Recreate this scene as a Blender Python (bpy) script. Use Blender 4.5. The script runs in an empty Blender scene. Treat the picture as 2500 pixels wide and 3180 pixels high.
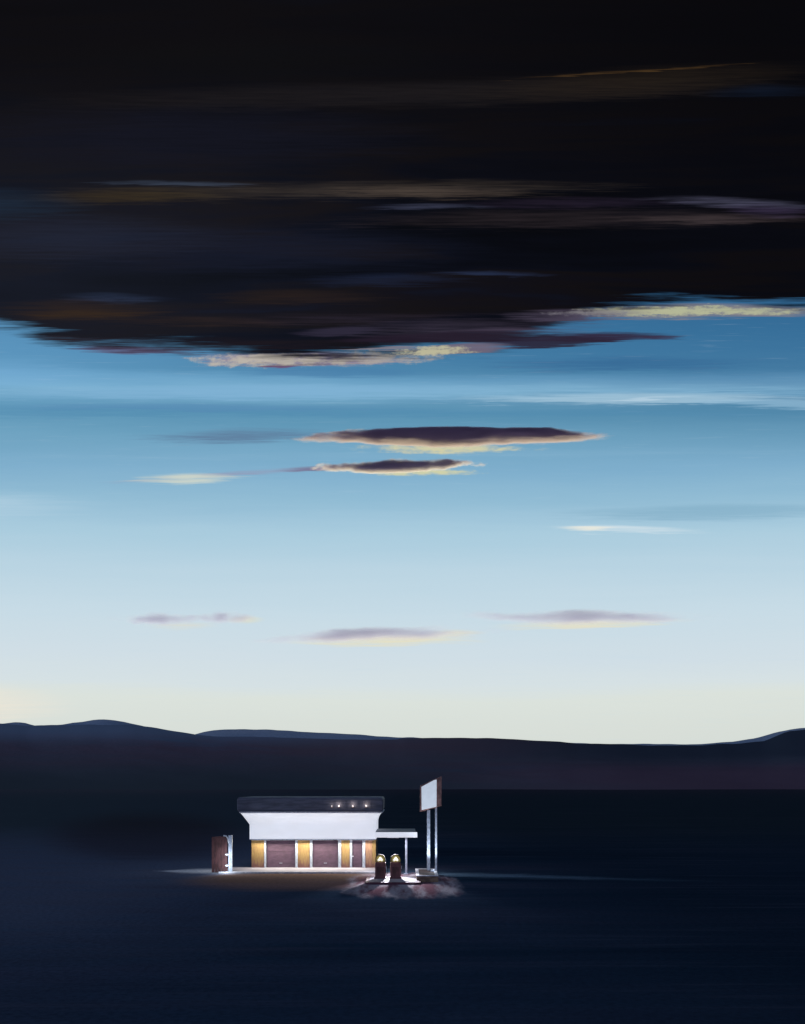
import bpy, bmesh, math, random
from mathutils import Vector, noise as mnoise
random.seed(4)
SC = bpy.context.scene
COL = SC.collection

# ------------------------------------------------------------------ camera
H = 7.7                      # eye height (a rise beside the road)
YH = 785                     # image row of the horizon (805 x 1024)
FPX = 1000.0                 # focal length in pixels of an 805 px wide frame
cam_d = bpy.data.cameras.new('camera'); cam = bpy.data.objects.new('camera', cam_d); COL.objects.link(cam)
cam.location = (0, 0, H); cam.rotation_euler = (math.radians(90), 0, 0)
cam_d.sensor_fit = 'HORIZONTAL'; cam_d.sensor_width = 36; cam_d.lens = 36*FPX/805
cam_d.shift_y = (YH-512)/805; cam_d.clip_start = 0.5; cam_d.clip_end = 60000
SC.camera = cam
SC.view_settings.view_transform = 'Standard'; SC.view_settings.look = 'None'
SC.view_settings.exposure = 0; SC.view_settings.gamma = 1; SC.view_settings.use_curve_mapping = False
SC.cycles.volume_bounces = 1

def lin(r, g, b):
    f = lambda c: (c/255/12.92) if c/255 <= .04045 else ((c/255+.055)/1.055)**2.4
    return (f(r), f(g), f(b), 1)

# ------------------------------------------------------------------ node helper
class N:
    def __init__(s, tree): s.t = tree; s.n = tree.nodes; s.l = tree.links
    def put(s, sock, v):
        if v is None: return
        if hasattr(v, 'links') or isinstance(v, bpy.types.NodeSocket): s.l.new(v, sock)
        else:
            try: sock.default_value = v
            except Exception: sock.default_value = tuple(v)[:3]
    def m(s, op, a, b=None, c=None, clamp=False):
        x = s.n.new('ShaderNodeMath'); x.operation = op; x.use_clamp = clamp
        for i, v in enumerate((a, b, c)): s.put(x.inputs[i], v)
        return x.outputs[0]
    def ss(s, v, a, b, lo=0., hi=1.):
        x = s.n.new('ShaderNodeMapRange'); x.interpolation_type = 'SMOOTHSTEP'
        for k, val in (('Value', v), ('From Min', a), ('From Max', b), ('To Min', lo), ('To Max', hi)): s.put(x.inputs[k], val)
        return x.outputs['Result']
    def comb(s, x, y, z=0.):
        c = s.n.new('ShaderNodeCombineXYZ'); s.put(c.inputs[0], x); s.put(c.inputs[1], y); s.put(c.inputs[2], z); return c.outputs[0]
    def sep(s, v):
        c = s.n.new('ShaderNodeSeparateXYZ'); s.l.new(v, c.inputs[0]); return c.outputs
    def noise(s, vec, scale=1., detail=3., rough=.5, dist=0.):
        x = s.n.new('ShaderNodeTexNoise'); s.put(x.inputs['Vector'], vec)
        x.inputs['Scale'].default_value = scale; x.inputs['Detail'].default_value = detail
        x.inputs['Roughness'].default_value = rough; x.inputs['Distortion'].default_value = dist
        return x.outputs['Fac']
    def mix(s, f, a, b, mode='MIX'):
        x = s.n.new('ShaderNodeMix'); x.data_type = 'RGBA'; x.blend_type = mode
        s.put(x.inputs[0], f); s.put(x.inputs[6], a); s.put(x.inputs[7], b); return x.outputs[2]
    def ramp(s, f, stops, interp='LINEAR'):
        x = s.n.new('ShaderNodeValToRGB'); cr = x.color_ramp; cr.interpolation = interp
        while len(cr.elements) < len(stops): cr.elements.new(.5)
        for e, (p, c) in zip(cr.elements, stops): e.position = p; e.color = c
        s.put(x.inputs[0], f); return x.outputs[0]

# ------------------------------------------------------------------ world: dusk sky as a function of direction
W = bpy.data.worlds.new('World'); SC.world = W; W.use_nodes = True
wt = W.node_tree; wt.nodes.clear(); w = N(wt)
tc = wt.nodes.new('ShaderNodeTexCoord')
dx, dy, dz = w.sep(tc.outputs['Generated'])[:3]
yc = w.m('MAXIMUM', dy, .12)
U = w.m('DIVIDE', dx, yc); V = w.m('DIVIDE', dz, yc)
UV = w.comb(U, V)
# horizontally drawn-out streaks of thin cirrus
st1 = w.noise(w.comb(w.m('MULTIPLY', U, 5.), w.m('MULTIPLY', V, 90.)), 1, 5, .6, .3)
st2 = w.noise(w.comb(w.m('MULTIPLY_ADD', U, 14., 7.3), w.m('MULTIPLY', V, 420.)), 1, 4, .65, .2)
st3 = w.noise(w.comb(w.m('MULTIPLY_ADD', U, 2.2, 3.1), w.m('MULTIPLY', V, 26.)), 1, 4, .55, .2)
wv = w.m('MULTIPLY', w.m('SUBTRACT', st1, .5), .010)
wv = w.m('MULTIPLY_ADD', w.m('SUBTRACT', st2, .5), .006, wv)
VW = w.m('ADD', V, wv)
fbm = w.noise(w.comb(w.m('MULTIPLY', U, 60.), w.m('MULTIPLY', V, 160.)), 1, 4, .7)

def vy(Y): return (YH-Y)/1000.          # image row (1024 rows) -> tangent of the elevation
def ux(X): return (X-402.5)/1000.
SKY = [(775, (210,218,213)), (735, (216,222,216)), (700, (219,226,220)), (686, (214,225,228)), (660, (208,222,230)),
       (613, (199,219,230)), (566, (184,211,226)), (535, (170,204,222)), (519, (160,197,218)), (500, (146,188,212)),
       (471, (128,175,205)), (438, (110,162,192)), (415, (90,146,178)), (405, (101,154,186)), (391, (124,175,207)),
       (380, (104,158,194)), (372, (80,136,173)), (355, (70,127,167)), (335, (62,119,160)), (300, (55,108,150))]
TOPV = .55
warpV = w.m('ADD', VW, w.m('MULTIPLY', w.m('SUBTRACT', st3, .5), .022))
warpV = w.m('MULTIPLY_ADD', w.m('MULTIPLY', U, U), -.04, warpV)
base = w.ramp(w.m('DIVIDE', warpV, TOPV), [(max(0, vy(Y))/TOPV, lin(*c)) for Y, c in SKY])
# brighter at the far side where the sun went down, deeper blue to the other
base = w.mix(w.m('MULTIPLY', w.ss(U, -.1, .42), w.ss(V, .3, .42, 0., .38)), base, lin(40, 92, 138))
base = w.mix(w.m('MULTIPLY', w.ss(U, -.05, -.42), w.ss(V, .34, .44, 0., .35)), base, lin(120, 180, 222))
base = w.mix(w.m('MULTIPLY', w.ss(st2, .55, .8), .16), base, lin(190, 214, 230))

# one soft stroke of cloud laid over what is behind it
g = bpy.data.node_groups.new('cloud_stroke', 'ShaderNodeTree'); gi = g.interface
for nm, ty in (('Base', 'NodeSocketColor'), ('U', 'NodeSocketFloat'), ('V', 'NodeSocketFloat'), ('Streak', 'NodeSocketFloat'), ('Col', 'NodeSocketColor'),
               ('u0', 'NodeSocketFloat'), ('v0', 'NodeSocketFloat'), ('ru', 'NodeSocketFloat'), ('rv', 'NodeSocketFloat'),
               ('slope', 'NodeSocketFloat'), ('alpha', 'NodeSocketFloat'), ('soft', 'NodeSocketFloat'), ('rough', 'NodeSocketFloat'), ('point', 'NodeSocketFloat')):
    gi.new_socket(nm, in_out='INPUT', socket_type=ty)
gi.new_socket('Out', in_out='OUTPUT', socket_type='NodeSocketColor')
q = N(g); I = g.nodes.new('NodeGroupInput').outputs; O = g.nodes.new('NodeGroupOutput')
du = q.m('SUBTRACT', I['U'], I['u0'])
a_ = q.m('POWER', q.m('ABSOLUTE', q.m('DIVIDE', du, I['ru'])), I['point'])
b_ = q.m('DIVIDE', q.m('SUBTRACT', q.m('SUBTRACT', I['V'], I['v0']), q.m('MULTIPLY', du, I['slope'])), I['rv'])
d_ = q.m('ADD', a_, q.m('MULTIPLY', b_, b_))
e_ = q.m('MULTIPLY_ADD', q.m('SUBTRACT', I['Streak'], .5), I['rough'], q.m('SUBTRACT', 1., d_))
mk = q.m('MULTIPLY', q.ss(e_, 0., I['soft']), I['alpha'])
g.links.new(q.mix(mk, I['Base'], I['Col']), O.inputs['Out'])
cur = base
def stroke(X, Y, rx, ry, col, alpha=1., soft=.7, slope=0., rough=1.2, point=1.6, streak=None):
    global cur
    x = wt.nodes.new('ShaderNodeGroup'); x.node_tree = g
    for k, v in (('Base', cur), ('U', U), ('V', VW), ('Streak', streak or st2), ('Col', lin(*col)), ('u0', ux(X)), ('v0', vy(Y)), ('ru', rx/1000),
                 ('rv', ry/1000), ('slope', slope), ('alpha', alpha), ('soft', soft), ('rough', rough), ('point', point)):
        w.put(x.inputs[k], v)
    cur = x.outputs[0]
# pale bands in the blue
stroke(420, 392, 620, 9, (134,182,212), .75, 1.6, .0, 2.0, 3.)
stroke(300, 413, 560, 6, (80,138,176), .6, 1.6, .0, 2.0, 3.)
stroke(420, 455, 520, 5, (134,178,206), .4, 1.6, .01, 2.4, 3.)
stroke(240, 473, 150, 3.2, (146,156,184), .85, 1.2, .07, 2.4)
stroke(320, 468, 60, 3.6, (112,96,128), .8, 1.2, .05, 2.2)
stroke(640, 399, 210, 7, (165,198,218), .75, .9, .0, 1.6)
stroke(250, 392, 300, 9, (125,175,212), .5, 1., .01)
stroke(790, 404, 130, 5, (150,190,216), .6, .8, -.02)
stroke(620, 364, 190, 10, (46,95,142), .7, 1.5, 0, 1.6)
stroke(330, 372, 120, 7, (70,122,168), .5, 1., 0)
stroke(200, 408, 260, 5, (84,134,178), .5, 1., .0)
stroke(-20, 372, 140, 18, (118,172,212), .6, 1.4, 0, 1.2)
stroke(-30, 705, 120, 26, (238,230,214), .9, 1.5, 0, .9)
stroke(-30, 505, 150, 20, (185,212,228), .6, 1.5, 0, 1.2)
stroke(720, 512, 190, 10, (120,166,192), .5, 1., .02)
stroke(240, 436, 125, 9, (92,118,150), .85, 1.3, .03, 2.0)
stroke(625, 529, 85, 5, (218,230,236), .85, 1.4, -.02, 1.8)
stroke(590, 528.5, 34, 3., (240,236,220), .8, 1.2, 0, 1.6)
stroke(185, 478, 66, 6, (205,214,203), .95, 1.3, .02, 2.2)
stroke(645, 399, 45, 1.6, (190,214,230), .6, 1.0, .05, 2.6)

for a in ((385, 640, 115, 7.5, (232,224,190), 1.), (590, 624, 105, 6, (230,224,196), .95), (180, 626, 46, 4.5, (222,220,205), .8), (246, 620, 22, 5, (226,222,190), .8), (455, 633, 34, 5, (226,220,196), .8)):
    stroke(*a, 1.4, .02, 1.6)  # sunlit yellow undersides of the low clouds, painted into the sky
stroke(445, 449, 95, 5.5, (216,210,166), .9, 1.1, .0, 2.2, 1.6, fbm)
stroke(420, 472, 70, 4.5, (214,212,166), .9, 1.1, .0, 2.2, 1.6, fbm)  # lit undersides of the two plum clouds, painted likewise
# the heavy overcast above: everything over a ragged edge
fc = wt.nodes.new('ShaderNodeFloatCurve'); cv = fc.mapping.curves[0]
EDGE = [(-60,318),(0,328),(40,338),(75,346),(130,350),(210,353),(290,362),(380,356),(440,349),(500,346),(540,336),(575,320),(610,312),(700,310),(805,309),(870,306)]
pts = [((ux(X)+.5), vy(Y)) for X, Y in EDGE]
while len(cv.points) < len(pts): cv.points.new(.5, .5)
for p, (a, b) in zip(cv.points, pts): p.location = (a, b); p.handle_type = 'AUTO_CLAMPED'
fc.mapping.extend = 'HORIZONTAL'; fc.mapping.update()
w.put(fc.inputs['Value'], w.m('ADD', U, .5))
dv = w.m('SUBTRACT', VW, fc.outputs[0])
dv = w.m('MULTIPLY_ADD', w.m('SUBTRACT', st2, .5), .018, dv)
dv = w.m('MULTIPLY_ADD', w.m('SUBTRACT', st1, .5), .040, dv)
deck_n = w.ramp(st3, [(.30, lin(7,9,14)), (.46, lin(13,16,27)), (.56, lin(23,20,23)), (.64, lin(20,19,27)), (.75, lin(18,27,46))])
deck_n = w.mix(w.ss(V, .50, .76, 0., .9), deck_n, lin(14, 13, 16))
deck_n = w.mix(w.m('MULTIPLY', w.ss(U, -.2, .4), .65), deck_n, lin(6, 6, 9))
deck_n = w.mix(w.m('MULTIPLY', w.m('MULTIPLY', w.ss(U, .05, -.42), w.ss(V, .75, .5, 0., 1.)), .45), deck_n, lin(32, 36, 48))
# lit fringe hanging under the edge
stroke(690, 312, 175, 8.5, (128,126,135), .9, .8, 0, 1.6, 2.)
stroke(560, 313, 55, 8, (86,78,96), .95, .7, .0, 1.4)
stroke(660, 312, 120, 6, (184,186,150), .9, 1.1, .0, 3.4, 1.8, fbm)
stroke(735, 311.5, 90, 5, (178,182,152), .8, 1.2, .0, 3.4, 1.8, fbm)
stroke(300, 359, 130, 9, (140,126,150), .9, .8, 0., 1.4)
stroke(120, 350, 60, 5, (92,88,120), .8, .7, -.04, 1.4)
stroke(272, 360, 85, 8, (190,182,170), .92, 1.0, .0, 3.0, 1.8, fbm)
stroke(375, 358, 90, 8, (176,168,160), .85, 1.2, .04, 3.0, 1.8, fbm)
stroke(278, 366.5, 27, 2.2, (108,78,112), .9, .6, 0., 1.)
cur = w.mix(w.ss(dv, -.006, .013), cur, deck_n)
stroke(110, 344, 90, 8, (34,27,33), .9, 1.4, -.03, 2.2)
stroke(150, 350, 90, 4, (78,66,90), .8, 1.3, -.02, 2.6)
stroke(60, 338, 60, 4, (40,34,42), .85, 1.3, -.06, 2.6)
stroke(230, 345, 170, 9, (33,26,31), .8, 1.6, .0, 2.2)
stroke(565, 316, 75, 9, (80,72,92), .9, 1.5, .0, 2.2)
stroke(600, 313, 60, 4, (124,120,128), .8, 1.2, .0, 2.8, 1.8, fbm)
stroke(350, 318, 170, 8, (44,38,50), .7, 1.7, .02, 2.6)
stroke(210, 322, 120, 7, (46,36,34), .7, 1.7, .0, 2.4)
stroke(440, 328, 150, 12, (58,52,68), .8, 1.7, .03, 2.2)
stroke(490, 334, 130, 8, (74,65,84), .8, 1.6, .06, 2.2)
stroke(600, 337.5, 88, 6.2, (50,40,62), .97, .9, .02, 2.0, 1.6)
stroke(540, 342, 90, 7, (44,36,54), .95, .6, .03, 1.4)
stroke(660, 336.5, 28, 2.2, (58,48,72), .8, .7, .0, 1.8)
stroke(450, 338, 130, 7, (36,28,42), .9, .7, .02, 1.4)
stroke(460, 349, 62, 5.5, (112,102,120), .9, .8, .06, 1.6)
stroke(432, 351, 46, 5, (196,192,158), .85, 1.1, .03, 3.4, 1.6, fbm)
stroke(380, 349, 50, 1.6, (128,124,136), .8, .6, .03, 1.2)
stroke(340, 331, 60, 5, (48,44,62), .8, .9, .05, 1.4)
# inside the overcast: brown, blue and grey streaks
stroke(85, 310, 105, 15, (48,37,32), .8, 1.5, .0, 1.8)
stroke(85, 314, 90, 7, (58,43,30), .7, 1.5, .0, 2.0)
stroke(112, 298, 66, 6, (46,58,84), .8, 1.9, -.02, 2.2)
stroke(300, 298, 110, 10, (46,35,30), .65, 1.5, 0, 1.8)
stroke(250, 250, 260, 30, (24,28,44), .9, 1.5, 0, 1.2)
stroke(70, 238, 200, 30, (36,40,56), .8, 1.5, 0, 1.2)
stroke(385, 280, 100, 9, (28,36,58), .8, 1.5, .02, 2.0)
stroke(490, 273, 65, 4, (42,54,84), .8, 1.5, -.02, 2.2)
stroke(340, 190, 320, 12, (62,55,50), .85, 1.9, .01, 2.2, 2.)
stroke(420, 192, 140, 8, (86,74,66), .75, 1.9, -.01, 2.4)
stroke(130, 196, 120, 10, (58,48,32), .8, 1.5, .03, 1.8)
stroke(180, 184, 110, 3, (58,68,86), .7, 1.3, -.01, 2.4)
stroke(-20, 205, 130, 20, (30,44,62), .9, 1.5, 0)
stroke(430, 206.5, 75, 4, (72,76,100), .8, 1.9, -.0, 2.4)
stroke(570, 203, 140, 8, (38,31,46), .8, 1.5, 0, 2.0)
stroke(560, 219, 280, 13, (42,36,40), .85, 1.6, .01, 2.0)
stroke(715, 219, 120, 6, (70,60,62), .7, 1.5, .0, 2.2)
stroke(735, 203, 100, 6.5, (86,86,110), .85, 2.0, -.04, 2.4)
stroke(770, 211, 60, 9, (56,48,72), .8, 1.6, -.05, 2.0)
stroke(180, 138, 300, 42, (23,24,36), .85, 1.5, 0, 1.2)
stroke(400, 94, 440, 17, (31,28,30), .9, 1.5, .025, 1.4, 2.)
stroke(640, 82, 210, 19, (38,31,25), .9, 1.6, .075, 1.2)
stroke(640, 70.5, 140, 1.5, (84,62,36), .75, 1.6, .07, 2.0, 1.8)
stroke(765, 91, 75, 9, (17,27,44), .8, 1.6, 0, 1.2)
stroke(250, 60, 250, 28, (16,16,18), .7, 1.3, 0, .5)
# behind and beside the viewer: plain deep-blue dusk
bz = w.ss(dz, -.1, .9)
back = w.mix(bz, lin(140, 154, 190), lin(66, 74, 100))
back = w.mix(w.ss(dx, -.9, .9), w.mix(1., back, (1.7,1.7,1.6,1), 'MULTIPLY'), w.mix(1., back, (.45,.47,.5,1), 'MULTIPLY'))
front = w.ss(dy, .12, .42)
final = w.mix(front, back, cur)
bg = wt.nodes.new('ShaderNodeBackground'); w.put(bg.inputs[0], final); bg.inputs[1].default_value = 1.0
wo = wt.nodes.new('ShaderNodeOutputWorld'); wt.links.new(bg.outputs[0], wo.inputs[0])
W.cycles.sampling_method = 'MANUAL'; W.cycles.sample_map_resolution = 1024

# the sun has set beyond the hills: it still reaches the undersides of the far clouds from below the horizon
sun_d = bpy.data.lights.new('sun', 'SUN'); sun = bpy.data.objects.new('sun', sun_d); COL.objects.link(sun)
sun_d.energy = 5.0; sun_d.angle = math.radians(.5); sun_d.color = (.84, 1, .38)
SUN_DIR = Vector((-.05, -1, .30)).normalized()          # the way the light travels: towards the viewer and upward
sun.rotation_euler = (-SUN_DIR).to_track_quat('Z', 'Y').to_euler()

# ------------------------------------------------------------------ materials
def mat(name, col, rough=.7, var=.0, scale=3., stretch=(1,1,1), emit=None, estr=0., bump=0., col2=None, metal=0., lo=.35, hi=.65, detail=4., bscale=20.):
    m = bpy.data.materials.new(name); m.use_nodes = True; n = N(m.node_tree)
    b = m.node_tree.nodes['Principled BSDF']; b.inputs['Roughness'].default_value = rough; b.inputs['Metallic'].default_value = metal
    c1 = tuple(col)+(1,) if len(col) == 3 else col
    t = m.node_tree.nodes.new('ShaderNodeTexCoord')
    mp = m.node_tree.nodes.new('ShaderNodeMapping'); mp.inputs['Scale'].default_value = stretch
    m.node_tree.links.new(t.outputs['Object'], mp.inputs[0])
    if col2 is None: col2 = tuple(x*(1-var) for x in c1[:3])+(1,)
    elif len(col2) == 3: col2 = tuple(col2)+(1,)
    f = n.ss(n.noise(mp.outputs[0], scale, detail, .6), lo, hi)
    n.put(b.inputs['Base Color'], n.mix(f, col2, c1))
    if emit:
        e1 = tuple(emit)+(1,) if len(emit) == 3 else emit
        n.put(b.inputs['Emission Color'], n.mix(f, tuple(x*(1-var*.5) for x in e1[:3])+(1,), e1)); b.inputs['Emission Strength'].default_value = estr
    if bump:
        bn = m.node_tree.nodes.new('ShaderNodeBump'); bn.inputs['Strength'].default_value = bump; bn.inputs['Distance'].default_value = .02
        n.put(bn.inputs['Height'], n.noise(mp.outputs[0], bscale, 4, .6)); m.node_tree.links.new(bn.outputs[0], b.inputs['Normal'])
    return m
M = {}
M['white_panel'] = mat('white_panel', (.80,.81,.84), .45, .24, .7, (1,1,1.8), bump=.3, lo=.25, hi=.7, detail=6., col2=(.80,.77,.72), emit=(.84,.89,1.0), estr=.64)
M['white_paint'] = mat('white_paint', (.78,.82,.88), .5, .25, 6, (1,1,.6), bump=.2)
M['pale_metal'] = mat('pale_metal', (.62,.70,.82), .45, .35, 9, (1,1,.5), bump=.3)
def stained(name, a, b, foot):
    m = mat(name, a, .8, .0, 3.2, (3,3,.5), bump=.5, col2=b, lo=.3, hi=.62); n = N(m.node_tree)
    bs = m.node_tree.nodes['Principled BSDF']; old = bs.inputs['Base Color'].links[0].from_socket
    t = m.node_tree.nodes.new('ShaderNodeTexCoord'); x, y, z = n.sep(t.outputs['Object'])[:3]
    nz = n.noise(n.comb(n.m('MULTIPLY', x, 7.), n.m('MULTIPLY', y, 7.), n.m('MULTIPLY', z, 1.2)), 1, 5, .7)
    f = n.ss(n.m('ADD', z, n.m('MULTIPLY', n.m('SUBTRACT', nz, .5), 2.0)), 1.15, .15)     # splash-back dirt along the foot of the wall
    n.put(bs.inputs['Base Color'], n.mix(f, old, foot)); return m
M['yellow'] = stained('yellow_render', (.44,.30,.11), (.34,.20,.085), (.22,.105,.09,1))
M['tan'] = stained('tan_render', (.44,.27,.16), (.30,.15,.11), (.20,.09,.08,1))
M['mauve'] = mat('mauve_door', (.130,.078,.120), .6, .3, 1.6, (1,1,2.2), bump=.2)
M['mauve_dark'] = mat('mauve_dark', (.12,.07,.11), .5, .3, 2, (1,1,1))
M['maroon'] = mat('maroon_enamel', (.20,.075,.08), .5, .4, 3, (1,1,.4), bump=.15)
M['maroon_dull'] = mat('maroon_boards', (.14,.055,.055), .7, .55, 2.2, (1,1,.5), bump=.4)
M['olive'] = mat('olive_enamel', (.12,.10,.03), .85, .5, 9, bump=.3)
M['charcoal'] = mat('charcoal_cladding', (.15,.165,.22), .6, .4, 1.2, (.6,1,5), bump=.3)
M['brown'] = mat('brown_side_wall', (.07,.035,.03), .8, .4, 2)
M['rust'] = mat('rust_frame', (.46,.24,.21), .65, .5, 4, (1,1,.6), bump=.4)
M['glow'] = mat('lamp_glass', (.8,.8,.8), .3, emit=(1,.93,.88), estr=.85)
M['dial'] = mat('lit_dial', (.8,.8,.75), .3, emit=(1,.96,.86), estr=.72)
M['globe_glow'] = mat('globe_rim_glow', (.5,.42,.14), .4, .5, 8, emit=(.40,.32,.08), estr=.16)
M['sign_face'] = mat('lit_sign_face', (.75,.78,.82), .4, .12, 2.5, (1,1,1.5), emit=(.74,.84,.97), estr=.52)
M['black'] = mat('black_rubber', (.02,.02,.022), .6, .2, 5)
M['concrete'] = mat('concrete', (.42,.42,.48), .8, .0, 1.1, (.5,1.6,1), col2=(.26,.24,.28), bump=.4)
M['kerb'] = mat('kerb_paint', (.78,.80,.84), .7, .3, 3, (1,1,1), bump=.4)
M['maroon_kerb'] = mat('maroon_kerb', (.15,.045,.075), .6, .4, 3, bump=.4)
M['brick'] = mat('planter_stone', (.36,.24,.15), .85, .0, 2.5, (1,1,3), col2=(.17,.11,.08), bump=.6)

# ------------------------------------------------------------------ mesh helpers
def obj(name, bm, m, parent=None, smooth=False, bev=0., loc=(0,0,0)):
    me = bpy.data.meshes.new(name)
    bmesh.ops.recalc_face_normals(bm, faces=bm.faces[:])
    bm.to_mesh(me); bm.free(); o = bpy.data.objects.new(name, me); COL.objects.link(o)
    me.materials.append(m)
    if smooth:
        for p in me.polygons: p.use_smooth = True
    if bev:
        md = o.modifiers.new('bevel', 'BEVEL'); md.width = bev; md.segments = 2; md.limit_method = 'ANGLE'
    if parent: o.parent = parent
    o.location = loc
    return o
def box(bm, x0, x1, y0, y1, z0, z1):
    v = [bm.verts.new(p) for p in ((x0,y0,z0),(x1,y0,z0),(x1,y1,z0),(x0,y1,z0),(x0,y0,z1),(x1,y0,z1),(x1,y1,z1),(x0,y1,z1))]
    for f in ((0,3,2,1),(4,5,6,7),(0,1,5,4),(1,2,6,5),(2,3,7,6),(3,0,4,7)): bm.faces.new([v[i] for i in f])
def B(*a):
    bm = bmesh.new(); box(bm, *a); return bm
def rings(bm, rs, cap=True):
    """rs: rings (lists of points of equal length) joined one to the next"""
    vs = [[bm.verts.new(p) for p in r] for r in rs]
    n = len(rs[0])
    for a, b in zip(vs, vs[1:]):
        for i in range(n): bm.faces.new((a[i], a[(i+1) % n], b[(i+1) % n], b[i]))
    if cap: bm.faces.new(list(reversed(vs[0]))); bm.faces.new(vs[-1])
def tube(bm, pts, r, n=8):
    pts = [Vector(p) for p in pts]; rs = []
    for i, p in enumerate(pts):
        d = (pts[min(i+1, len(pts)-1)]-pts[max(i-1, 0)]).normalized()
        a = d.orthogonal().normalized() if i == 0 else (a-d*a.dot(d)).normalized()
        b = d.cross(a)
        rr = r[i] if isinstance(r, (list, tuple)) else r
        rs.append([p+(a*math.cos(2*math.pi*k/n)+b*math.sin(2*math.pi*k/n))*rr for k in range(n)])
    rings(bm, rs)
def lathe(bm, cx, cy, prof, n=20):
    rings(bm, [[(cx+r*math.cos(2*math.pi*k/n), cy+r*math.sin(2*math.pi*k/n), z) for k in range(n)] for r, z in prof])
def thing(name, loc, label, cat, group=None):
    o = bpy.data.objects.new(name, None); COL.objects.link(o); o.location = loc; o.empty_display_size = .3
    return tag(o, label, cat, group)
def tag(o, label, cat, group=None, kind=None):
    if label: o['label'] = label
    if cat: o['category'] = cat
    if group: o['group'] = group
    if kind: o['kind'] = kind
    return o
def struct(o): o['kind'] = 'structure'; return o
def light(name, kind, loc, energy, color, parent, size=None, size_y=None, rot=(0,0,0), spot=None, blend=.5, radius=None):
    d = bpy.data.lights.new(name, kind); o = bpy.data.objects.new(name, d); COL.objects.link(o)
    d.energy = energy; d.color = color
    if kind == 'AREA': d.shape = 'RECTANGLE'; d.size = size; d.size_y = size_y
    if kind == 'SPOT': d.spot_size = spot; d.spot_blend = blend
    if radius is not None and kind != 'AREA': d.shadow_soft_size = radius
    o.location = loc; o.rotation_euler = rot; o.parent = parent
    return o

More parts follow.
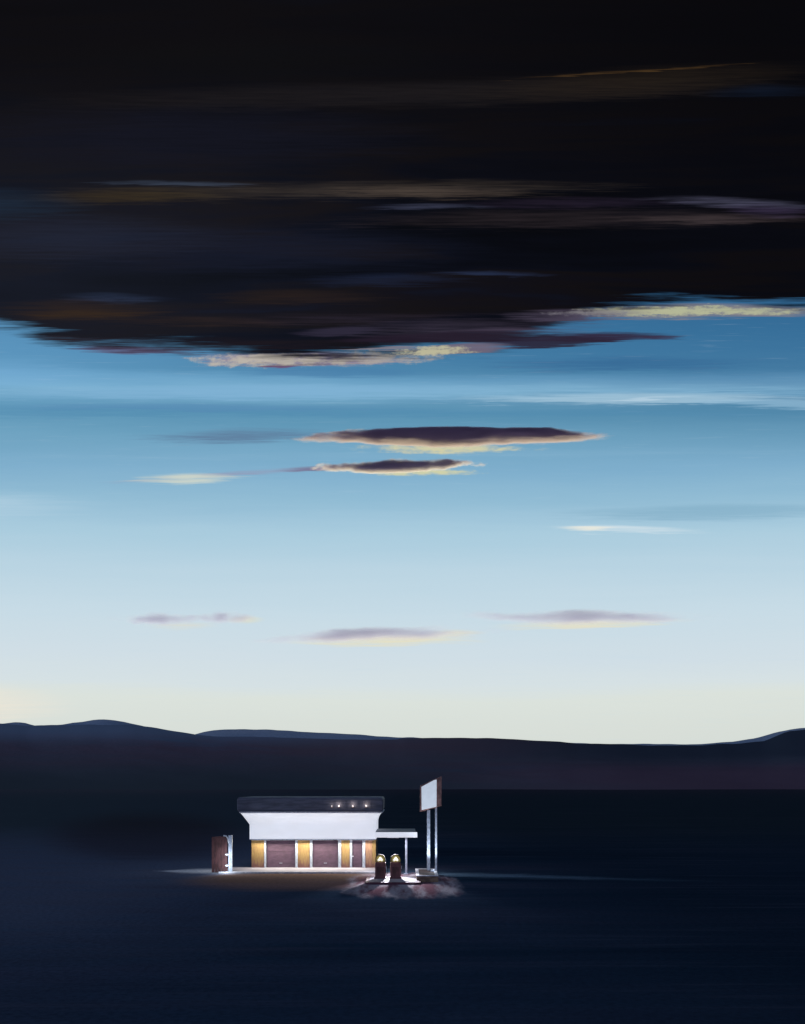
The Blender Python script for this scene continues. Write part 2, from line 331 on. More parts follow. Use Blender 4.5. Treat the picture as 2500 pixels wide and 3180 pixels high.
# ------------------------------------------------------------------ ground
def ground_material():
    m = bpy.data.materials.new('night_ground'); m.use_nodes = True; n = N(m.node_tree); b = m.node_tree.nodes['Principled BSDF']
    t = m.node_tree.nodes.new('ShaderNodeNewGeometry'); P = t.outputs['Position']; x, y, z = n.sep(P)[:3]
    big = n.noise(n.comb(n.m('MULTIPLY', x, .012), n.m('MULTIPLY', y, .05)), 1, 5, .6, .4)
    mid = n.noise(n.comb(n.m('MULTIPLY', x, .12), n.m('MULTIPLY', y, .35)), 1, 5, .65, .3)
    fine = n.noise(P, 3.5, 6, .7)
    c = n.ramp(big, [(.36, (.010,.032,.062,1)), (.46, (.026,.062,.108,1)), (.54, (.048,.080,.135,1)), (.64, (.095,.105,.165,1))])
    # brighter light on the left put into the colour, darker to the right
    c = n.mix(n.m('MULTIPLY', n.ss(x, -2, 22), .75), c, (.014,.036,.058,1))
    c = n.mix(n.m('MULTIPLY', n.ss(n.m('MULTIPLY_ADD', n.m('SUBTRACT', big, .5), 34., x), -1, -24), n.ss(y, 34, 62, .35, .95)), c, n.mix(n.ss(mid, .3, .7), (.12,.17,.26,1), (.20,.23,.32,1)))
    # dark scrubland beyond the station, brown on one side
    c = n.mix(n.m('MULTIPLY', n.ss(n.m('MULTIPLY_ADD', mid, 30., y), 100, 220), .8), c, n.mix(n.ss(n.m('DIVIDE', x, y), .05, -.40), (.034,.055,.062,1), (.065,.10,.10,1)))  # the left-hand brightness is painted in here too
    c = n.mix(n.ss(y, 300, 1500), c, n.mix(n.ss(n.m('DIVIDE', x, y), .10, -.30), (.060,.062,.080,1), (.13,.14,.16,1)))
    bx = n.m('DIVIDE', n.m('SUBTRACT', n.m('DIVIDE', x, y), -.255), .11); by = n.m('DIVIDE', n.m('SUBTRACT', n.m('DIVIDE', 100., y), .68), .36)
    c = n.mix(n.m('MULTIPLY', n.ss(n.m('ADD', n.m('ADD', n.m('MULTIPLY', bx, bx), n.m('MULTIPLY', by, by)), mid), 1.7, .6), n.ss(y, 97, 104)), c, n.mix(.55, c, (.060,.035,.036,1)))
    c = n.mix(n.ss(mid, .35, .7, 0., .35), c, (.03,.045,.08,1))
    # trodden brown dirt in front of the bays
    ex = n.m('DIVIDE', n.m('ADD', x, 8.5), 9.5); ey = n.m('DIVIDE', n.m('SUBTRACT', y, 81.5), 9)
    d = n.m('ADD', n.m('MULTIPLY', ex, ex), n.m('MULTIPLY', ey, ey))
    d = n.m('ADD', d, n.m('MULTIPLY', n.m('SUBTRACT', mid, .5), .8))
    c = n.mix(n.ss(d, 1.3, .25), c, n.mix(n.ss(big, .35, .65), (.27,.18,.125,1), (.30,.20,.18,1)))
    # concrete round the pumps, pale and maroon streaks drawn out in depth
    jag = n.noise(n.comb(n.m('MULTIPLY', x, .9), n.m('MULTIPLY', y, .2)), 1, 5, .6)
    ax = n.m('DIVIDE', n.m('SUBTRACT', x, .0), 4.3); ay = n.m('DIVIDE', n.m('SUBTRACT', y, 77.6), 9.5)
    dd = n.m('ADD', n.m('POWER', n.m('ABSOLUTE', ax), 3.), n.m('POWER', n.m('ABSOLUTE', ay), 3.))
    dd = n.m('ADD', dd, n.m('MULTIPLY', n.m('SUBTRACT', jag, .5), 2.2))
    streaked = n.mix(n.ss(n.noise(n.comb(n.m('MULTIPLY', x, .8), n.m('MULTIPLY', y, .10)), 1, 4, .6), .38, .60), (.26,.14,.17,1), (.60,.56,.60,1))
    c = n.mix(n.ss(dd, 1.5, .2), c, streaked)
    # pale gravel drawn out to one side, and a concrete track to the other
    ln = n.m('ABSOLUTE', n.m('SUBTRACT', y, n.m('MULTIPLY_ADD', n.m('SUBTRACT', x, 2.9), -.30, 86.5)))
    gn = n.noise(n.comb(n.m('MULTIPLY', x, .25), n.m('MULTIPLY', y, 1.4)), 1, 6, .75)
    k = n.ss(n.m('MULTIPLY_ADD', n.m('SUBTRACT', gn, .5), 7., ln), n.ss(x, 5, 30, 3.0, .9), 0.)
    c = n.mix(n.m('MULTIPLY', n.m('MULTIPLY', k, n.ss(x, 2.6, 3.6)), n.ss(x, 27, 5, .0, .8)), c, (.20,.33,.44,1))
    l2 = n.m('ABSOLUTE', n.m('SUBTRACT', y, 89.6))
    k2 = n.m('MULTIPLY', n.ss(n.m('MULTIPLY_ADD', n.m('SUBTRACT', gn, .5), 3., l2), n.ss(x, -22.5, -18.5, .0, 3.4), 0.), n.ss(x, -14.4, -15.4))
    c = n.mix(k2, c, (.74,.82,.90,1))
    c = n.mix(n.ss(fine, .3, .8, 0., .5), c, (.01,.012,.02,1))
    drag = n.noise(n.comb(n.m('MULTIPLY', x, .05), n.m('MULTIPLY', y, .9)), 1, 5, .7, .3)
    c = n.mix(n.ss(drag, .5, .75, 0., .45), c, n.mix(.5, c, (.14,.15,.21,1)))
    n.put(b.inputs['Base Color'], c); b.inputs['Roughness'].default_value = 1.; b.inputs['Specular IOR Level'].default_value = 0.
    bn = m.node_tree.nodes.new('ShaderNodeBump'); bn.inputs['Strength'].default_value = .35; bn.inputs['Distance'].default_value = .06
    n.put(bn.inputs['Height'], fine); m.node_tree.links.new(bn.outputs[0], b.inputs['Normal'])
    return m
bm = bmesh.new()
R = [0, 20, 45, 70, 100, 150, 300, 800, 2000, 3700]; NS = 96
rv_ = [[bm.verts.new((r*math.cos(2*math.pi*k/NS), 40+r*math.sin(2*math.pi*k/NS), 0)) for k in range(NS)] for r in R[1:]]
cvx = bm.verts.new((0, 40, 0))
for k in range(NS): bm.faces.new((cvx, rv_[0][k], rv_[0][(k+1) % NS]))
for a, b in zip(rv_, rv_[1:]):
    for k in range(NS): bm.faces.new((a[k], a[(k+1) % NS], b[(k+1) % NS], b[k]))
struct(obj('ground', bm, ground_material()))

# ------------------------------------------------------------------ hills
def interp(pts, x):
    if x <= pts[0][0]: return pts[0][1]
    for (a, b), (c, d) in zip(pts, pts[1:]):
        if x <= c:
            t = (x-a)/(c-a); t = t*t*(3-2*t) if False else t
            return b+(d-b)*t
    return pts[-1][1]
def hills(name, crest, D0, Dc, m, power=1.6, amp=.5, cols=260, rows=26, span=1.1, rough=0.):
    bm = bmesh.new(); g_ = []
    for j in range(rows+9):
        t = j/rows if j <= rows else 1
        row = []
        for i in range(cols+1):
            u = -span+2*span*i/cols
            Dn = D0*(1+.12*mnoise.noise(Vector((u*7, 1., 0))))
            D = Dn+(Dc-Dn)*t + (0 if j <= rows else (j-rows)*Dc*.035)
            px = 402.5+u*1000
            v = (YH-interp(crest, px))/1000 + rough*.001*mnoise.noise(Vector((u*55, D*.002, 3)))
            zc = H+Dc*v
            z = zc*(t**power)
            if 0 < j < rows: z += amp*Dc*.001*math.sin(math.pi*t)*3*mnoise.fractal(Vector((u*9, t*5, Dc*.01)), 1., 2., 4)
            if j > rows: z = zc*max(0, math.cos((j-rows)/8*math.pi/2))
            row.append(bm.verts.new((u*D, D, max(z, -1.) if j else -2.)))
        g_.append(row)
    for a, b in zip(g_, g_[1:]):
        for i in range(cols): bm.faces.new((a[i], a[i+1], b[i+1], b[i]))
    o = obj(name, bm, m, smooth=True); return struct(o)
def hill_mat(name, ramp, bandy=None):
    m = bpy.data.materials.new(name); m.use_nodes = True; n = N(m.node_tree); b = m.node_tree.nodes['Principled BSDF']
    P = m.node_tree.nodes.new('ShaderNodeNewGeometry').outputs['Position']; x, y, z = n.sep(P)[:3]
    f = n.noise(n.comb(n.m('MULTIPLY', x, .0016), n.m('MULTIPLY', y, .0022), n.m('MULTIPLY', z, .02)), 1, 5, .6, .3)
    fine = n.noise(P, .12, 6, .7)
    c = n.ramp(f, ramp)
    c = n.mix(n.ss(fine, .3, .75, 0., .4), c, tuple(k*.45 for k in ramp[0][1][:3])+(1,))
    if bandy:        # slope colours by place, with dimmer light to the right painted in
        c = bandy(n, c, x, y, z, f)
    n.put(b.inputs['Base Color'], c); b.inputs['Roughness'].default_value = 1.; b.inputs['Specular IOR Level'].default_value = 0.
    return m
S = .322
far_crest = [(-400,724),(-100,726),(0,724),(14,722),(24,722.3),(35,725.5),(59,725),(72,722.6),(81,721.9),(92,720),(101,719.7),(112,720.2),(124,721.8),(142,726),(160,730),(180,738),
             (193,735),(203,732),(212,730.2),(228,729.3),(245,729.2),(271,729.8),(300,731.5),(335,733.2),(370,735.4),(400,737.5),(470,739),(560,742),(600,744),(700,744),(733,741.5),(755,738),(775,733),(790,729.5),(805,727.5),(900,722),(1100,716)]
near_crest = [(-400,716),(-100,720),(0,723.4),(16,724.6),(30,726),(50,725.4),(80,724.8),(105,724.7),(132,724.8),(148,727),(165,729.5),(182,732.4),(198,735),(212,736.2),(240,736.8),(280,737.4),
              (330,739),(370,740),(400,739.3),(402,738.2),(425,737.6),(464,737.8),(500,738.6),(537,740.2),(560,741.6),(579,743.6),(615,744),(652,745.8),(690,745.4),(733,743.8),(748,742.6),(763,741.4),(775,736.5),(789,731.4),(805,729.4),(900,724),(1100,718)]
blue = hill_mat('far_blue_hills', [(.3, (.30,.42,.58,1)), (.6, (.50,.60,.72,1))])  # blue haze of distance put into the albedo
def slope_tones(n, c, x, y, z, f):
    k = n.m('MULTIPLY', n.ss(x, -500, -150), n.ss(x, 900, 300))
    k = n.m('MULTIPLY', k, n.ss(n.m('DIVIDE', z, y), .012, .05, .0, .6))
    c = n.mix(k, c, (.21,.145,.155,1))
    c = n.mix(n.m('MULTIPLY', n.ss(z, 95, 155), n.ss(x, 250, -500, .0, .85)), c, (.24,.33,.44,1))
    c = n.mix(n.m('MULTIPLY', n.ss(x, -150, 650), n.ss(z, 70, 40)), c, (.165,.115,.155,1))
    c = n.mix(n.m('MULTIPLY', n.ss(x, -150, 650), n.ss(n.m('MULTIPLY_ADD', f, 60., z), 60, 110, .0, .95)), c, (.060,.080,.110,1))  # right slopes darkened in the colour for the weaker light there
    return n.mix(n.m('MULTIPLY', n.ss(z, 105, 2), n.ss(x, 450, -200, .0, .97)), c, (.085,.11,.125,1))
ridge = hill_mat('ridge_earth', [(.30, (.15,.17,.20,1)), (.46, (.18,.17,.22,1)), (.58, (.21,.155,.20,1)), (.72, (.15,.20,.28,1))], slope_tones)
#foot = hill_mat('foothill_earth', [(.3, (.025,.038,.06,1)), (.5, (.03,.05,.08,1)), (.7, (.055,.045,.05,1))])
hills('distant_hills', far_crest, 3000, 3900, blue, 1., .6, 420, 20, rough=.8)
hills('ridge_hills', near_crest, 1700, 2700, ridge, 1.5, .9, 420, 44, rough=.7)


# ------------------------------------------------------------------ service station
D1 = 91.8; s = D1/1000
X = lambda px, D=D1: (px-402.5)*D/1000
Z = lambda py, D=D1: H-(py-YH)*D/1000
st = thing('service_station', (X(313), D1, 0), 'small roadside service station, yellow piers and mauve bay doors under a flared white band', 'service station')
ox, oy = st.location.x, st.location.y
def P_(name, x0, x1, y0, y1, z0, z1, m, parent=st, bev=.02):     # world x, metres in front (-) or behind (+) of the wall face
    c = ((x0+x1)/2-ox, (y0+y1)/2, z0)
    bm = B(-(x1-x0)/2, (x1-x0)/2, -(y1-y0)/2, (y1-y0)/2, 0, z1-z0)
    if parent is not st:
        pw = Vector(c)-(parent.location); c = tuple(pw)
    return obj(name, bm, m, parent, bev=bev, loc=c)
XL, XR = X(251.4), X(375.8)
zf = Z(838.6)      # underside of the white band
zt = Z(811.2)      # top of the white band
FRONT = -.75
# walls: piers in front, side and back walls behind
bm = bmesh.new()
box(bm, XL+.02, XL+.22, .30, 7.0, 0, zf); box(bm, XR-.22, XR-.02, .30, 7.0, 0, zf); box(bm, XL+.22, XR-.22, 6.8, 7.0, 0, zf)
box(bm, XL+.22, XR-.22, .50, .60, 0, zf)
for v in bm.verts: v.co.x -= ox
obj('wall', bm, M['brown'], st)
piers = [(251.4, 264.1, 'yellow'), (297.8, 309.8, 'yellow'), (341.2, 349.8, 'yellow'), (365.3, 372.2, 'tan'), (372.3, 375.8, 'yellow')]
for a, b, k in piers: P_('pier', X(a), X(b), 0, .30, 0, zf-.01, M[k])
frames = [(264.2, 266.0), (295.3, 297.7), (309.9, 312.3), (338.2, 341.1), (349.9, 352.1), (362.4, 365.2)]
for a, b in frames: P_('door_frame', X(a), X(b), -.06, .28, 0, zf-.012, M['pale_metal'])
P_('lintel', X(266.1), X(295.2), .02, .30, zf-.16, zf-.012, M['mauve_dark']); P_('lintel', X(312.4), X(338.1), .02, .30, zf-.16, zf-.012, M['mauve_dark'])
def bay_door(a, b):
    x0, x1 = X(a), X(b); top = zf-.17
    P_('garage_door', x0, x1, .24, .30, .0, top, M['mauve'])
    d = st.children[-1]
    d = [c for c in st.children if c.name.startswith('garage_door')][-1]
    n = 5; bm = bmesh.new(); h = top/n
    for i in range(n): box(bm, x0-(x0+x1)/2+.06, x1-(x0+x1)/2-.06, -.085, -.031, i*h+.012, (i+1)*h-.005)
    obj('door_slats', bm, M['mauve'], d, bev=.006)
    obj('handle', B(-.14, .14, -.12, -.087, h*.95, h*.95+.05), M['pale_metal'], d, bev=.01)
bay_door(266.1, 295.2); bay_door(312.4, 338.1)
od = P_('office_door', X(352.2), X(362.3), .20, .30, 0, zf-.03, M['mauve_dark'])
ow = X(362.3)-X(352.2)
obj('door_panel', B(-ow/2+.06, ow/2-.06, -.075, -.052, .1, zf-.22), M['mauve'], od, bev=.01)
bmh = bmesh.new(); lathe(bmh, 0, 0, [(.03,-.05),(.075,-.03),(.085,.0),(.075,.03),(.03,.05)], 12)
obj('handle', bmh, M['glow'] if False else M['white_paint'], od, True, loc=(-ow/2+.05, -.12, 1.15))

# white band: straight, then flaring out to the roof edge
def ringr(l, r, f, k, z): return [(l-ox, f, z), (r-ox, f, z), (r-ox, k, z), (l-ox, k, z)]
zl = Z(824.3)
prof = []
tl, tr = X(239.6, D1-1.4), X(382.6, D1-1.4)
for i, t in enumerate([0, .0, .12, .3, .5, .7, .88, 1.]):
    z = zf if i == 0 else zl+(zt-.14-zl)*t
    L = XL-.05 + (tl+.1-(XL-.05))*(t*.96 + .04*t*t) if i else XL-.05
    Rr = XR+.05 + (tr-.1-(XR+.05))*(t**2.2) if i else XR+.05
    prof.append(ringr(L, Rr, FRONT-.65*t**1.6 if i else FRONT, 7.05+.3*t, z))
bm = bmesh.new(); rings(bm, prof)
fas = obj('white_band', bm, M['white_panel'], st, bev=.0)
bm = bmesh.new(); rings(bm, [ringr(tl, tr, FRONT-.75, 7.4, zt-.137), ringr(tl-.02, tr+.02, FRONT-.78, 7.42, zt-.003)])
obj('roof_edge_trim', bm, M['white_paint'], st, bev=.03)
# thin beads along the foot and the flare of the band
P_('foot_trim', XL-.07, XR+.07, FRONT-.03, FRONT+.06, zf-.07, zf-.002, M['pale_metal'])
# charcoal parapet above
pl, pr = X(236.8, D1-1.5), X(383.0, D1-1.5); zp = Z(797.4, D1-1.5)
bm = bmesh.new()
rings(bm, [ringr(pl+.12, pr-.12, FRONT-.62, 7.2, zt), ringr(pl, pr, FRONT-.68, 7.25, zt+.18), ringr(pl, pr, FRONT-.68, 7.25, zp-.22), ringr(pl+.10, pr-.12, FRONT-.6, 7.15, zp)])
par = obj('parapet', bm, M['charcoal'], st, bev=.08)
n = 12
for i in range(1, n):
    xx = pl+(pr-pl)*i/n-ox; obj('seam', B(xx-.015, xx+.015, FRONT-.700, FRONT-.682, zt+.2, zp-.24), M['charcoal'], par)
for i, (px, e) in enumerate([(331.8, .25), (338.8, 1), (352.8, 1.0), (366.3, 1)]):
    Dp = D1+FRONT-.85; x = X(px, Dp); z = Z(807, Dp)
    bm = bmesh.new(); box(bm, -.02, .02, 0, .18, -.03, .01); box(bm, -.09, .09, -.06, .02, -.06, 0)
    lp = obj('parapet_lamp', bm, M['rust'], st, bev=.01, loc=(x-ox, FRONT-.85, z))
    r_ = .07 if e == 1 else .03
    bm = bmesh.new(); lathe(bm, 0, -.02, [(.03,.0),(r_,.03),(r_*1.1,.07),(r_*.9,.12),(.03,.14)], 12)
    obj('lamp_glass', bm, M['glow'], lp, True)
    light('parapet_lamp_light', 'POINT', (0, -.08, .22), 4.*e, (1, .78, .66), lp, radius=.05)

# lamps in the recess under the white band
for k, (a, b) in enumerate([(253, 295), (298, 334), (337, 374)]):
    x0, x1 = X(a), X(b)
    fx = P_('soffit_lamp', x0, x1, -.60, -.40, zf-.12, zf-.011, M['white_paint'], bev=.01)
    light('soffit_light', 'AREA', (0, 0, -.012), [270, 270, 240][k], [(1, .90, .74), (1, .90, .74), (1, .90, .76)][k], fx, x1-x0-.1, .14, rot=(math.radians(-26), 0, 0))
# flat canopy carried out from the side of the building on one post
cx0, cx1 = X(375.8)+.06, X(416.0, 86.5); ct, cb = Z(832.7, 86), Z(837.0, 86)
cn = P_('canopy', cx0, cx1, -5.8, 2.2, cb, ct, M['charcoal'], bev=.03)
cw = cx1-cx0
bm = B(-cw/2-.02, cw/2+.10, -4.10, -4.005, -.04, ct-cb+.05)
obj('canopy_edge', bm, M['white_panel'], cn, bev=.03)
pxp = X(406.3, 86.6); p0 = Vector(((pxp-ox), -5.3, 0))-cn.location
bm = bmesh.new(); w_ = .085; box(bm, p0.x-w_, p0.x+w_, p0.y-w_, p0.y+w_, p0.z+.05, -.003); box(bm, p0.x-w_*1.8, p0.x+w_*1.8, p0.y-w_*1.8, p0.y+w_*1.8, p0.z, p0.z+.05)
obj('canopy_post', bm, M['pale_metal'], cn, bev=.01)
bm = B(-.5, .5, -.12, .12, -.09, -.004); cl = obj('canopy_lamp', bm, M['white_paint'], cn, bev=.01, loc=(-.2, -3.86, 0))
light('canopy_light', 'AREA', (0, 0, -.10), 200, (.92, .90, 1), cl, .8, .22)
light('canopy_flood', 'SPOT', (0, -.2, -.16), 10500, (.93, .90, 1), cl, rot=(math.radians(-74), 0, 0), spot=math.radians(50), blend=.9, radius=.12)

# ------------------------------------------------------------------ paving
def sheet(name, pts, m, z, thick=None):
    bm = bmesh.new()
    if thick:
        rings(bm, [[(x, y, z-thick) for x, y in pts], [(x, y, z) for x, y in pts]])
    else: bm.faces.new([bm.verts.new((x, y, z)) for x, y in pts])
    return obj(name, bm, m)
def G(px, py): D = H*1000/(py-YH); return ((px-402.5)*D/1000, D)
# raised walk along the front
walk = sheet('pavement', [(X(229), 87.2), (XR+.6, 87.2), (XR+.6, 92.4), (X(229), 92.4)], M['concrete'], .12, .14); struct(walk)
kb = bmesh.new(); box(kb, X(228), XR+.62, 86.98, 87.19, 0, .145); struct(obj('pavement_kerb', kb, M['kerb'], bev=.02))
# ------------------------------------------------------------------ pump island and pumps
isl = thing('pump_island', (X(394, 79.2), 79.2, 0), 'low maroon-kerbed island with pale top under the two fuel pumps', 'pump island')
def rounded(x0, x1, y0, y1, r, z, n=6):
    p = []
    for cx, cy, a0 in ((x1-r, y1-r, 0), (x0+r, y1-r, 90), (x0+r, y0+r, 180), (x1-r, y0+r, 270)):
        for k in range(n+1):
            a = math.radians(a0+90*k/n); p.append((cx+r*math.cos(a), cy+r*math.sin(a), z))
    return p
bm = bmesh.new(); rings(bm, [rounded(-2.25, 2.1, -1.9, 3.2, .5, -.02), rounded(-2.25, 2.1, -1.9, 3.2, .5, .13), rounded(-2.19, 2.04, -1.84, 3.14, .46, .16)])
obj('kerb', bm, M['maroon_kerb'], isl)
bm = bmesh.new(); rings(bm, [rounded(-1.95, 1.8, -1.6, 2.9, .4, .15), rounded(-1.95, 1.8, -1.6, 2.9, .4, .175)])
obj('island_top', bm, M['concrete'], isl)

def make_pump():
    p = thing('fuel_pump', (0,0,0), '', 'fuel pump', 'fuel pumps on the island')
    bm = bmesh.new(); rings(bm, [rounded(-.50,.50,-.32,.32,.06,0), rounded(-.50,.50,-.32,.32,.06,.09), rounded(-.46,.46,-.28,.28,.06,.11)])
    obj('base', bm, M['maroon'], p)
    bm = bmesh.new()
    rings(bm, [rounded(-.43,.43,-.26,.26,.09,.11), rounded(-.43,.43,-.26,.26,.09,1.10), rounded(-.42,.42,-.255,.255,.09,1.24), rounded(-.37,.37,-.23,.23,.09,1.31), rounded(-.30,.30,-.19,.19,.08,1.34)])
    body = obj('body', bm, M['maroon'], p, bev=.0)
    obj('service_panel', B(-.30,.30,-.275,-.262,.22,.95), M['maroon_dull'], body, bev=.006)
    # arched head
    prof = [(-.41,1.33),(-.42,1.5)]+[(.40*math.cos(math.radians(a)), 1.52+.42*math.sin(math.radians(a))**.9) for a in range(170, 9, -16)]+[(.42,1.5),(.41,1.33)]
    bm = bmesh.new(); rings(bm, [[(x, -.16, z) for x, z in prof], [(x, .16, z) for x, z in prof]])
    hd = obj('head', bm, M['olive'], p, bev=.03)
    pr2 = [(x*.86, 1.33+(z-1.33)*.88+.015) for x, z in prof]
    bm = bmesh.new(); rings(bm, [[(x, -.185, z) for x, z in pr2], [(x, -.163, z) for x, z in pr2]])
    obj('head_window', bm, M['globe_glow'], hd)
    # lit dials: a pointed glass over two round lamps
    bm = bmesh.new(); tri = [(-.20,1.46),(.20,1.46),(.16,1.60),(.04,1.74),(-.04,1.76),(-.15,1.60)]
    rings(bm, [[(x, -.215, z) for x, z in tri], [(x, -.187, z) for x, z in tri]])
    obj('dial', bm, M['dial'], hd, bev=.01)
    for sx in (-.14, .12):
        bm = bmesh.new(); bmesh.ops.create_icosphere(bm, subdivisions=2, radius=.095)
        obj('round_lamp', bm, M['dial'], hd, True, loc=(sx, -.22, 1.49))
    light('dial_light', 'POINT', (0, -.42, 1.6), 1.6, (1, .85, .5), p, radius=.08)
    bm = bmesh.new(); tube(bm, [(.43,0,1.15),(.56,-.02,1.12),(.60,-.04,.8),(.57,-.05,.40),(.50,-.06,.28),(.45,-.06,.42),(.455,-.06,.8)], .022)
    obj('hose', bm, M['black'], p, True)
    bm = bmesh.new(); tube(bm, [(.455,-.06,.8),(.47,-.06,.95),(.50,-.10,1.02)], [.03,.035,.02])
    obj('nozzle', bm, M['pale_metal'], p, True)
    return p
def copy_tree(o, parent=None):
    c = o.copy(); COL.objects.link(c); c.parent = parent
    for ch in list(o.children): copy_tree(ch, c)
    return c
DP = 80.6
p1 = make_pump(); p2 = copy_tree(p1)
p1.location = (X(380.4, DP), DP, .176); p2.location = (X(395.6, DP), DP, .176); p2.rotation_euler.z = math.radians(5)
p1['label'] = 'maroon fuel pump with olive lit head, the one nearer the yellow pier of the station'
p2['label'] = 'maroon fuel pump with olive lit head, the one nearer the canopy post'

# ------------------------------------------------------------------ pole sign and planter
SD = 84.4
sg = thing('pole_sign', (X(431, SD), SD, 0), 'tall blank lit sign in a rust-brown slanted cabinet on two pale posts', 'sign')
sx = lambda px: X(px, SD)-sg.location.x
sz = lambda py: Z(py, SD)
def prism(quad, y0, y1):
    bm = bmesh.new(); rings(bm, [[(x, y0+ (dy if isinstance(dy, float) else 0), z) for (x, z), dy in zip(quad, [0.]*len(quad))], [(x, y1, z) for x, z in quad]]); return bm
q0 = [(sx(419.9), sz(811.8)), (sx(441.4), sz(805.8)), (sx(441.7), sz(775.9)), (sx(420.1), sz(785.6))]
cab = obj('cabinet', prism(q0, -.30, .42), M['rust'], sg, bev=.04)
q1 = [(sx(421.6), sz(809.9)), (sx(436.4), sz(806.6)), (sx(436.5), sz(779.6)), (sx(434.0), sz(780.1)), (sx(421.4), sz(786.8))]
obj('sign_face', prism(q1, -.345, -.303), M['sign_face'], cab, bev=.01)
for a, b, t in ((427.0, 430.1, 810.0), (435.1, 437.0, 807.3)):
    bm = B(sx(a), sx(b), -.09, .12, .30, sz(t)); obj('post', bm, M['pale_metal'], sg, bev=.015)
fl = obj('added_flood', B(-.16, .16, -.12, .12, 0, .16), M['pale_metal'], sg, bev=.02, loc=(sx(432), -1.5, .505))  # added fixture for the fill lights that brighten the sign posts
light('post_fill', 'SPOT', (0, 0, .2), 650, (.82,.90,1), fl, rot=(math.radians(153), 0, 0), spot=math.radians(75), blend=.8, radius=.1)
light('post_fill_low', 'POINT', (0, -.2, .5), 16, (.82,.90,1), fl, radius=.1)
pt = thing('planter', (X(427.4, 80.5), 81.4, 0), 'low brown stone planter box with a white rim at the foot of the sign posts', 'planter')
qx = lambda px: X(px, 79.5)-pt.location.x
bm = bmesh.new(); box(bm, qx(416.6), qx(438.2), -2.2, 4.2, 0, .46); obj('box', bm, M['brick'], pt, bev=.03)
bm = bmesh.new()
x0, x1 = qx(416.2), qx(438.4)
for a in ((x0, x1, -2.26, -2.0), (x0, x1, 4.0, 4.26)): box(bm, *a, .463, .54)
for a in ((x0, x0+.26, -2.0, 4.0), (x1-.26, x1, -2.0, 4.0)): box(bm, *a, .463, .54)
obj('rim', bm, M['kerb'], pt, bev=.02)
bm = bmesh.new(); box(bm, x0+.27, x1-.27, -1.99, 3.99, .463, .50); obj('soil', bm, M['brown'], pt)

# ------------------------------------------------------------------ gate with its lamp post
GD = 87.6
gt = thing('gate_panel', (X(222, GD), GD, 0), 'tall dull maroon gate leaf hung on a pale post carrying two small white lamps', 'gate')
gx = lambda px: X(px, GD)-gt.location.x
bm = bmesh.new(); n = 5; xa, xb = gx(211.6), gx(227.4)
for i in range(n): box(bm, xa+(xb-xa)*i/n+.01, xa+(xb-xa)*(i+1)/n-.01, -.03, .03, .06, Z(836.2, GD)-.03*abs(i-2))
obj('boards', bm, M['maroon_dull'], gt, bev=.01)
for zz in (.5, 2.5): obj('rail', B(xa, xb, .034, .09, zz, zz+.15), M['maroon_dull'], gt, bev=.01)
zc_ = Z(835.0, GD)
bm = bmesh.new(); box(bm, gx(228.6), gx(230.6), -.10, .10, 0, zc_-.02); box(bm, gx(230.7), gx(232.3), -.13, .13, 0, zc_); 
gp = obj('post', bm, M['pale_metal'], gt, bev=.015)
bm = bmesh.new(); tube(bm, [(gx(223.5), -.06, zc_-.04), (gx(226.5), -.06, zc_-.08), (gx(228.2), -.07, zc_-.32), (gx(229), -.08, zc_-.7)], .06)
obj('bracket', bm, M['white_paint'], gt, True)
for py in (854.4, 866.5-1.0):
    bm = bmesh.new(); tube(bm, [(gx(229), -.16, 0), (gx(227.6), -.17, .0), (gx(226.2), -.17, 0), (gx(225.4), -.17, 0)], [.06,.08,.075,.02], 12)
    lp = obj('post_lamp', bm, mat('post_lamp_glass', (.8,.8,.8), .3, emit=(.8,.88,1), estr=.4) if py < 860 else bpy.data.materials['post_lamp_glass'], gp, True, loc=(0, 0, Z(py, GD)))
    light('post_lamp_light', 'POINT', (gx(228), -1.0, 0), 46, (.82,.90,1), lp, radius=.1)
light('post_foot_light', 'POINT', (gx(234), -.6, .9), 12, (.85,.92,1), gp, radius=.15) if False else None

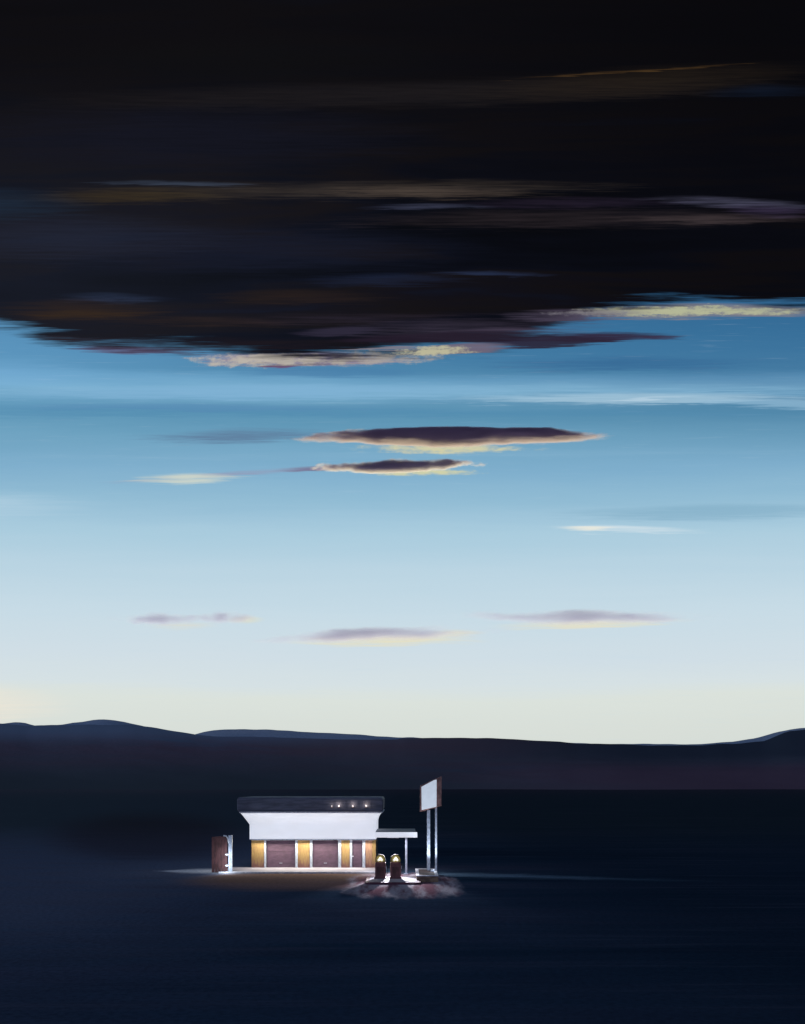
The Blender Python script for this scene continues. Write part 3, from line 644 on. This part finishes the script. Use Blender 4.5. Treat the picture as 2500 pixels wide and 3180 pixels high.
# ------------------------------------------------------------------ far clouds, lit from below
def cloud(label, X0, Y0, wpx, hpx, depth, body, density=.03, soft=.9, slope=0., D=9000., seed=0., aniso=.45, lumps=1.):
    """a flat drifting bank of vapour: an ellipsoidal volume with a ragged density"""
    m = bpy.data.materials.new('cloud_vapour'); m.use_nodes = True; nt = m.node_tree; nt.nodes.clear(); n = N(nt)
    t = nt.nodes.new('ShaderNodeTexCoord'); x, y, z = n.sep(t.outputs['Object'])[:3]   # -1..1 in each axis
    nz = n.noise(n.comb(n.m('MULTIPLY_ADD', x, 2.6*lumps, seed), n.m('MULTIPLY', y, .5), n.m('MULTIPLY', z, .9)), 1, 2, .45)
    nf = n.noise(n.comb(n.m('MULTIPLY_ADD', x, 12*lumps, seed), n.m('MULTIPLY', y, 1.), n.m('MULTIPLY', z, 6.)), 1, 3, .6)
    r2 = n.m('ADD', n.m('POWER', n.m('ABSOLUTE', x), 1.4), n.m('ADD', n.m('MULTIPLY', y, y), n.m('MULTIPLY', z, z)))
    e = n.m('MULTIPLY_ADD', n.m('SUBTRACT', nz, .5), 1.3, n.m('SUBTRACT', .85, r2))
    e = n.m('MULTIPLY_ADD', n.m('SUBTRACT', nf, .5), .6, e)
    dn = n.m('MULTIPLY', n.ss(e, 0., soft), density)
    pv = nt.nodes.new('ShaderNodeVolumePrincipled'); pv.inputs['Color'].default_value = body+(1,); pv.inputs['Anisotropy'].default_value = aniso
    n.put(pv.inputs['Density'], dn)
    out = nt.nodes.new('ShaderNodeOutputMaterial'); nt.links.new(pv.outputs[0], out.inputs['Volume'])
    m.cycles.volume_step_rate = .35
    bm = bmesh.new(); bmesh.ops.create_icosphere(bm, subdivisions=3, radius=1.02)
    o = obj('cloud', bm, m)
    o.location = ((X0-402.5)/1000*D, D, H+(YH-Y0)/1000*D); o.scale = (wpx/1000*D, depth, hpx/1000*D)
    o.rotation_euler.y = -math.atan(slope)
    tag(o, label, 'cloud'); return o
cloud('long dark plum cloud with a yellow underside, the darkest and longest of the small clouds', 456, 436.5, 178, 10.5, 125, (.68,.47,.63), .15, .7, aniso=.40, seed=2.)
cloud('small plum cloud with a yellow underside just beneath the longest dark one', 396, 466, 100, 7.5, 80, (.82,.62,.80), .09, .7, aniso=.40, seed=6.3, slope=.03, lumps=1.6)
cloud('faint mauve cloud low over the far hills, the middle and lowest of the low ones', 374, 634.5, 150, 9.5, 75, (.66,.54,.95), .018, .9, aniso=.3, seed=9., slope=.04)
cloud('faint mauve pointed cloud low in the pale sky over the sign side', 583, 616.5, 155, 9, 75, (.66,.54,.95), .018, .9, aniso=.3, seed=15.)
cloud('small faint mauve puff low in the pale sky, the farthest from the sign', 160, 619, 55, 8.5, 60, (.66,.54,.95), .018, aniso=.3, seed=21.)
cloud('small faint mauve puff beside a slightly wider one, over the gate', 224, 617.5, 42, 8.5, 55, (.66,.54,.95), .018, aniso=.3, seed=29.)
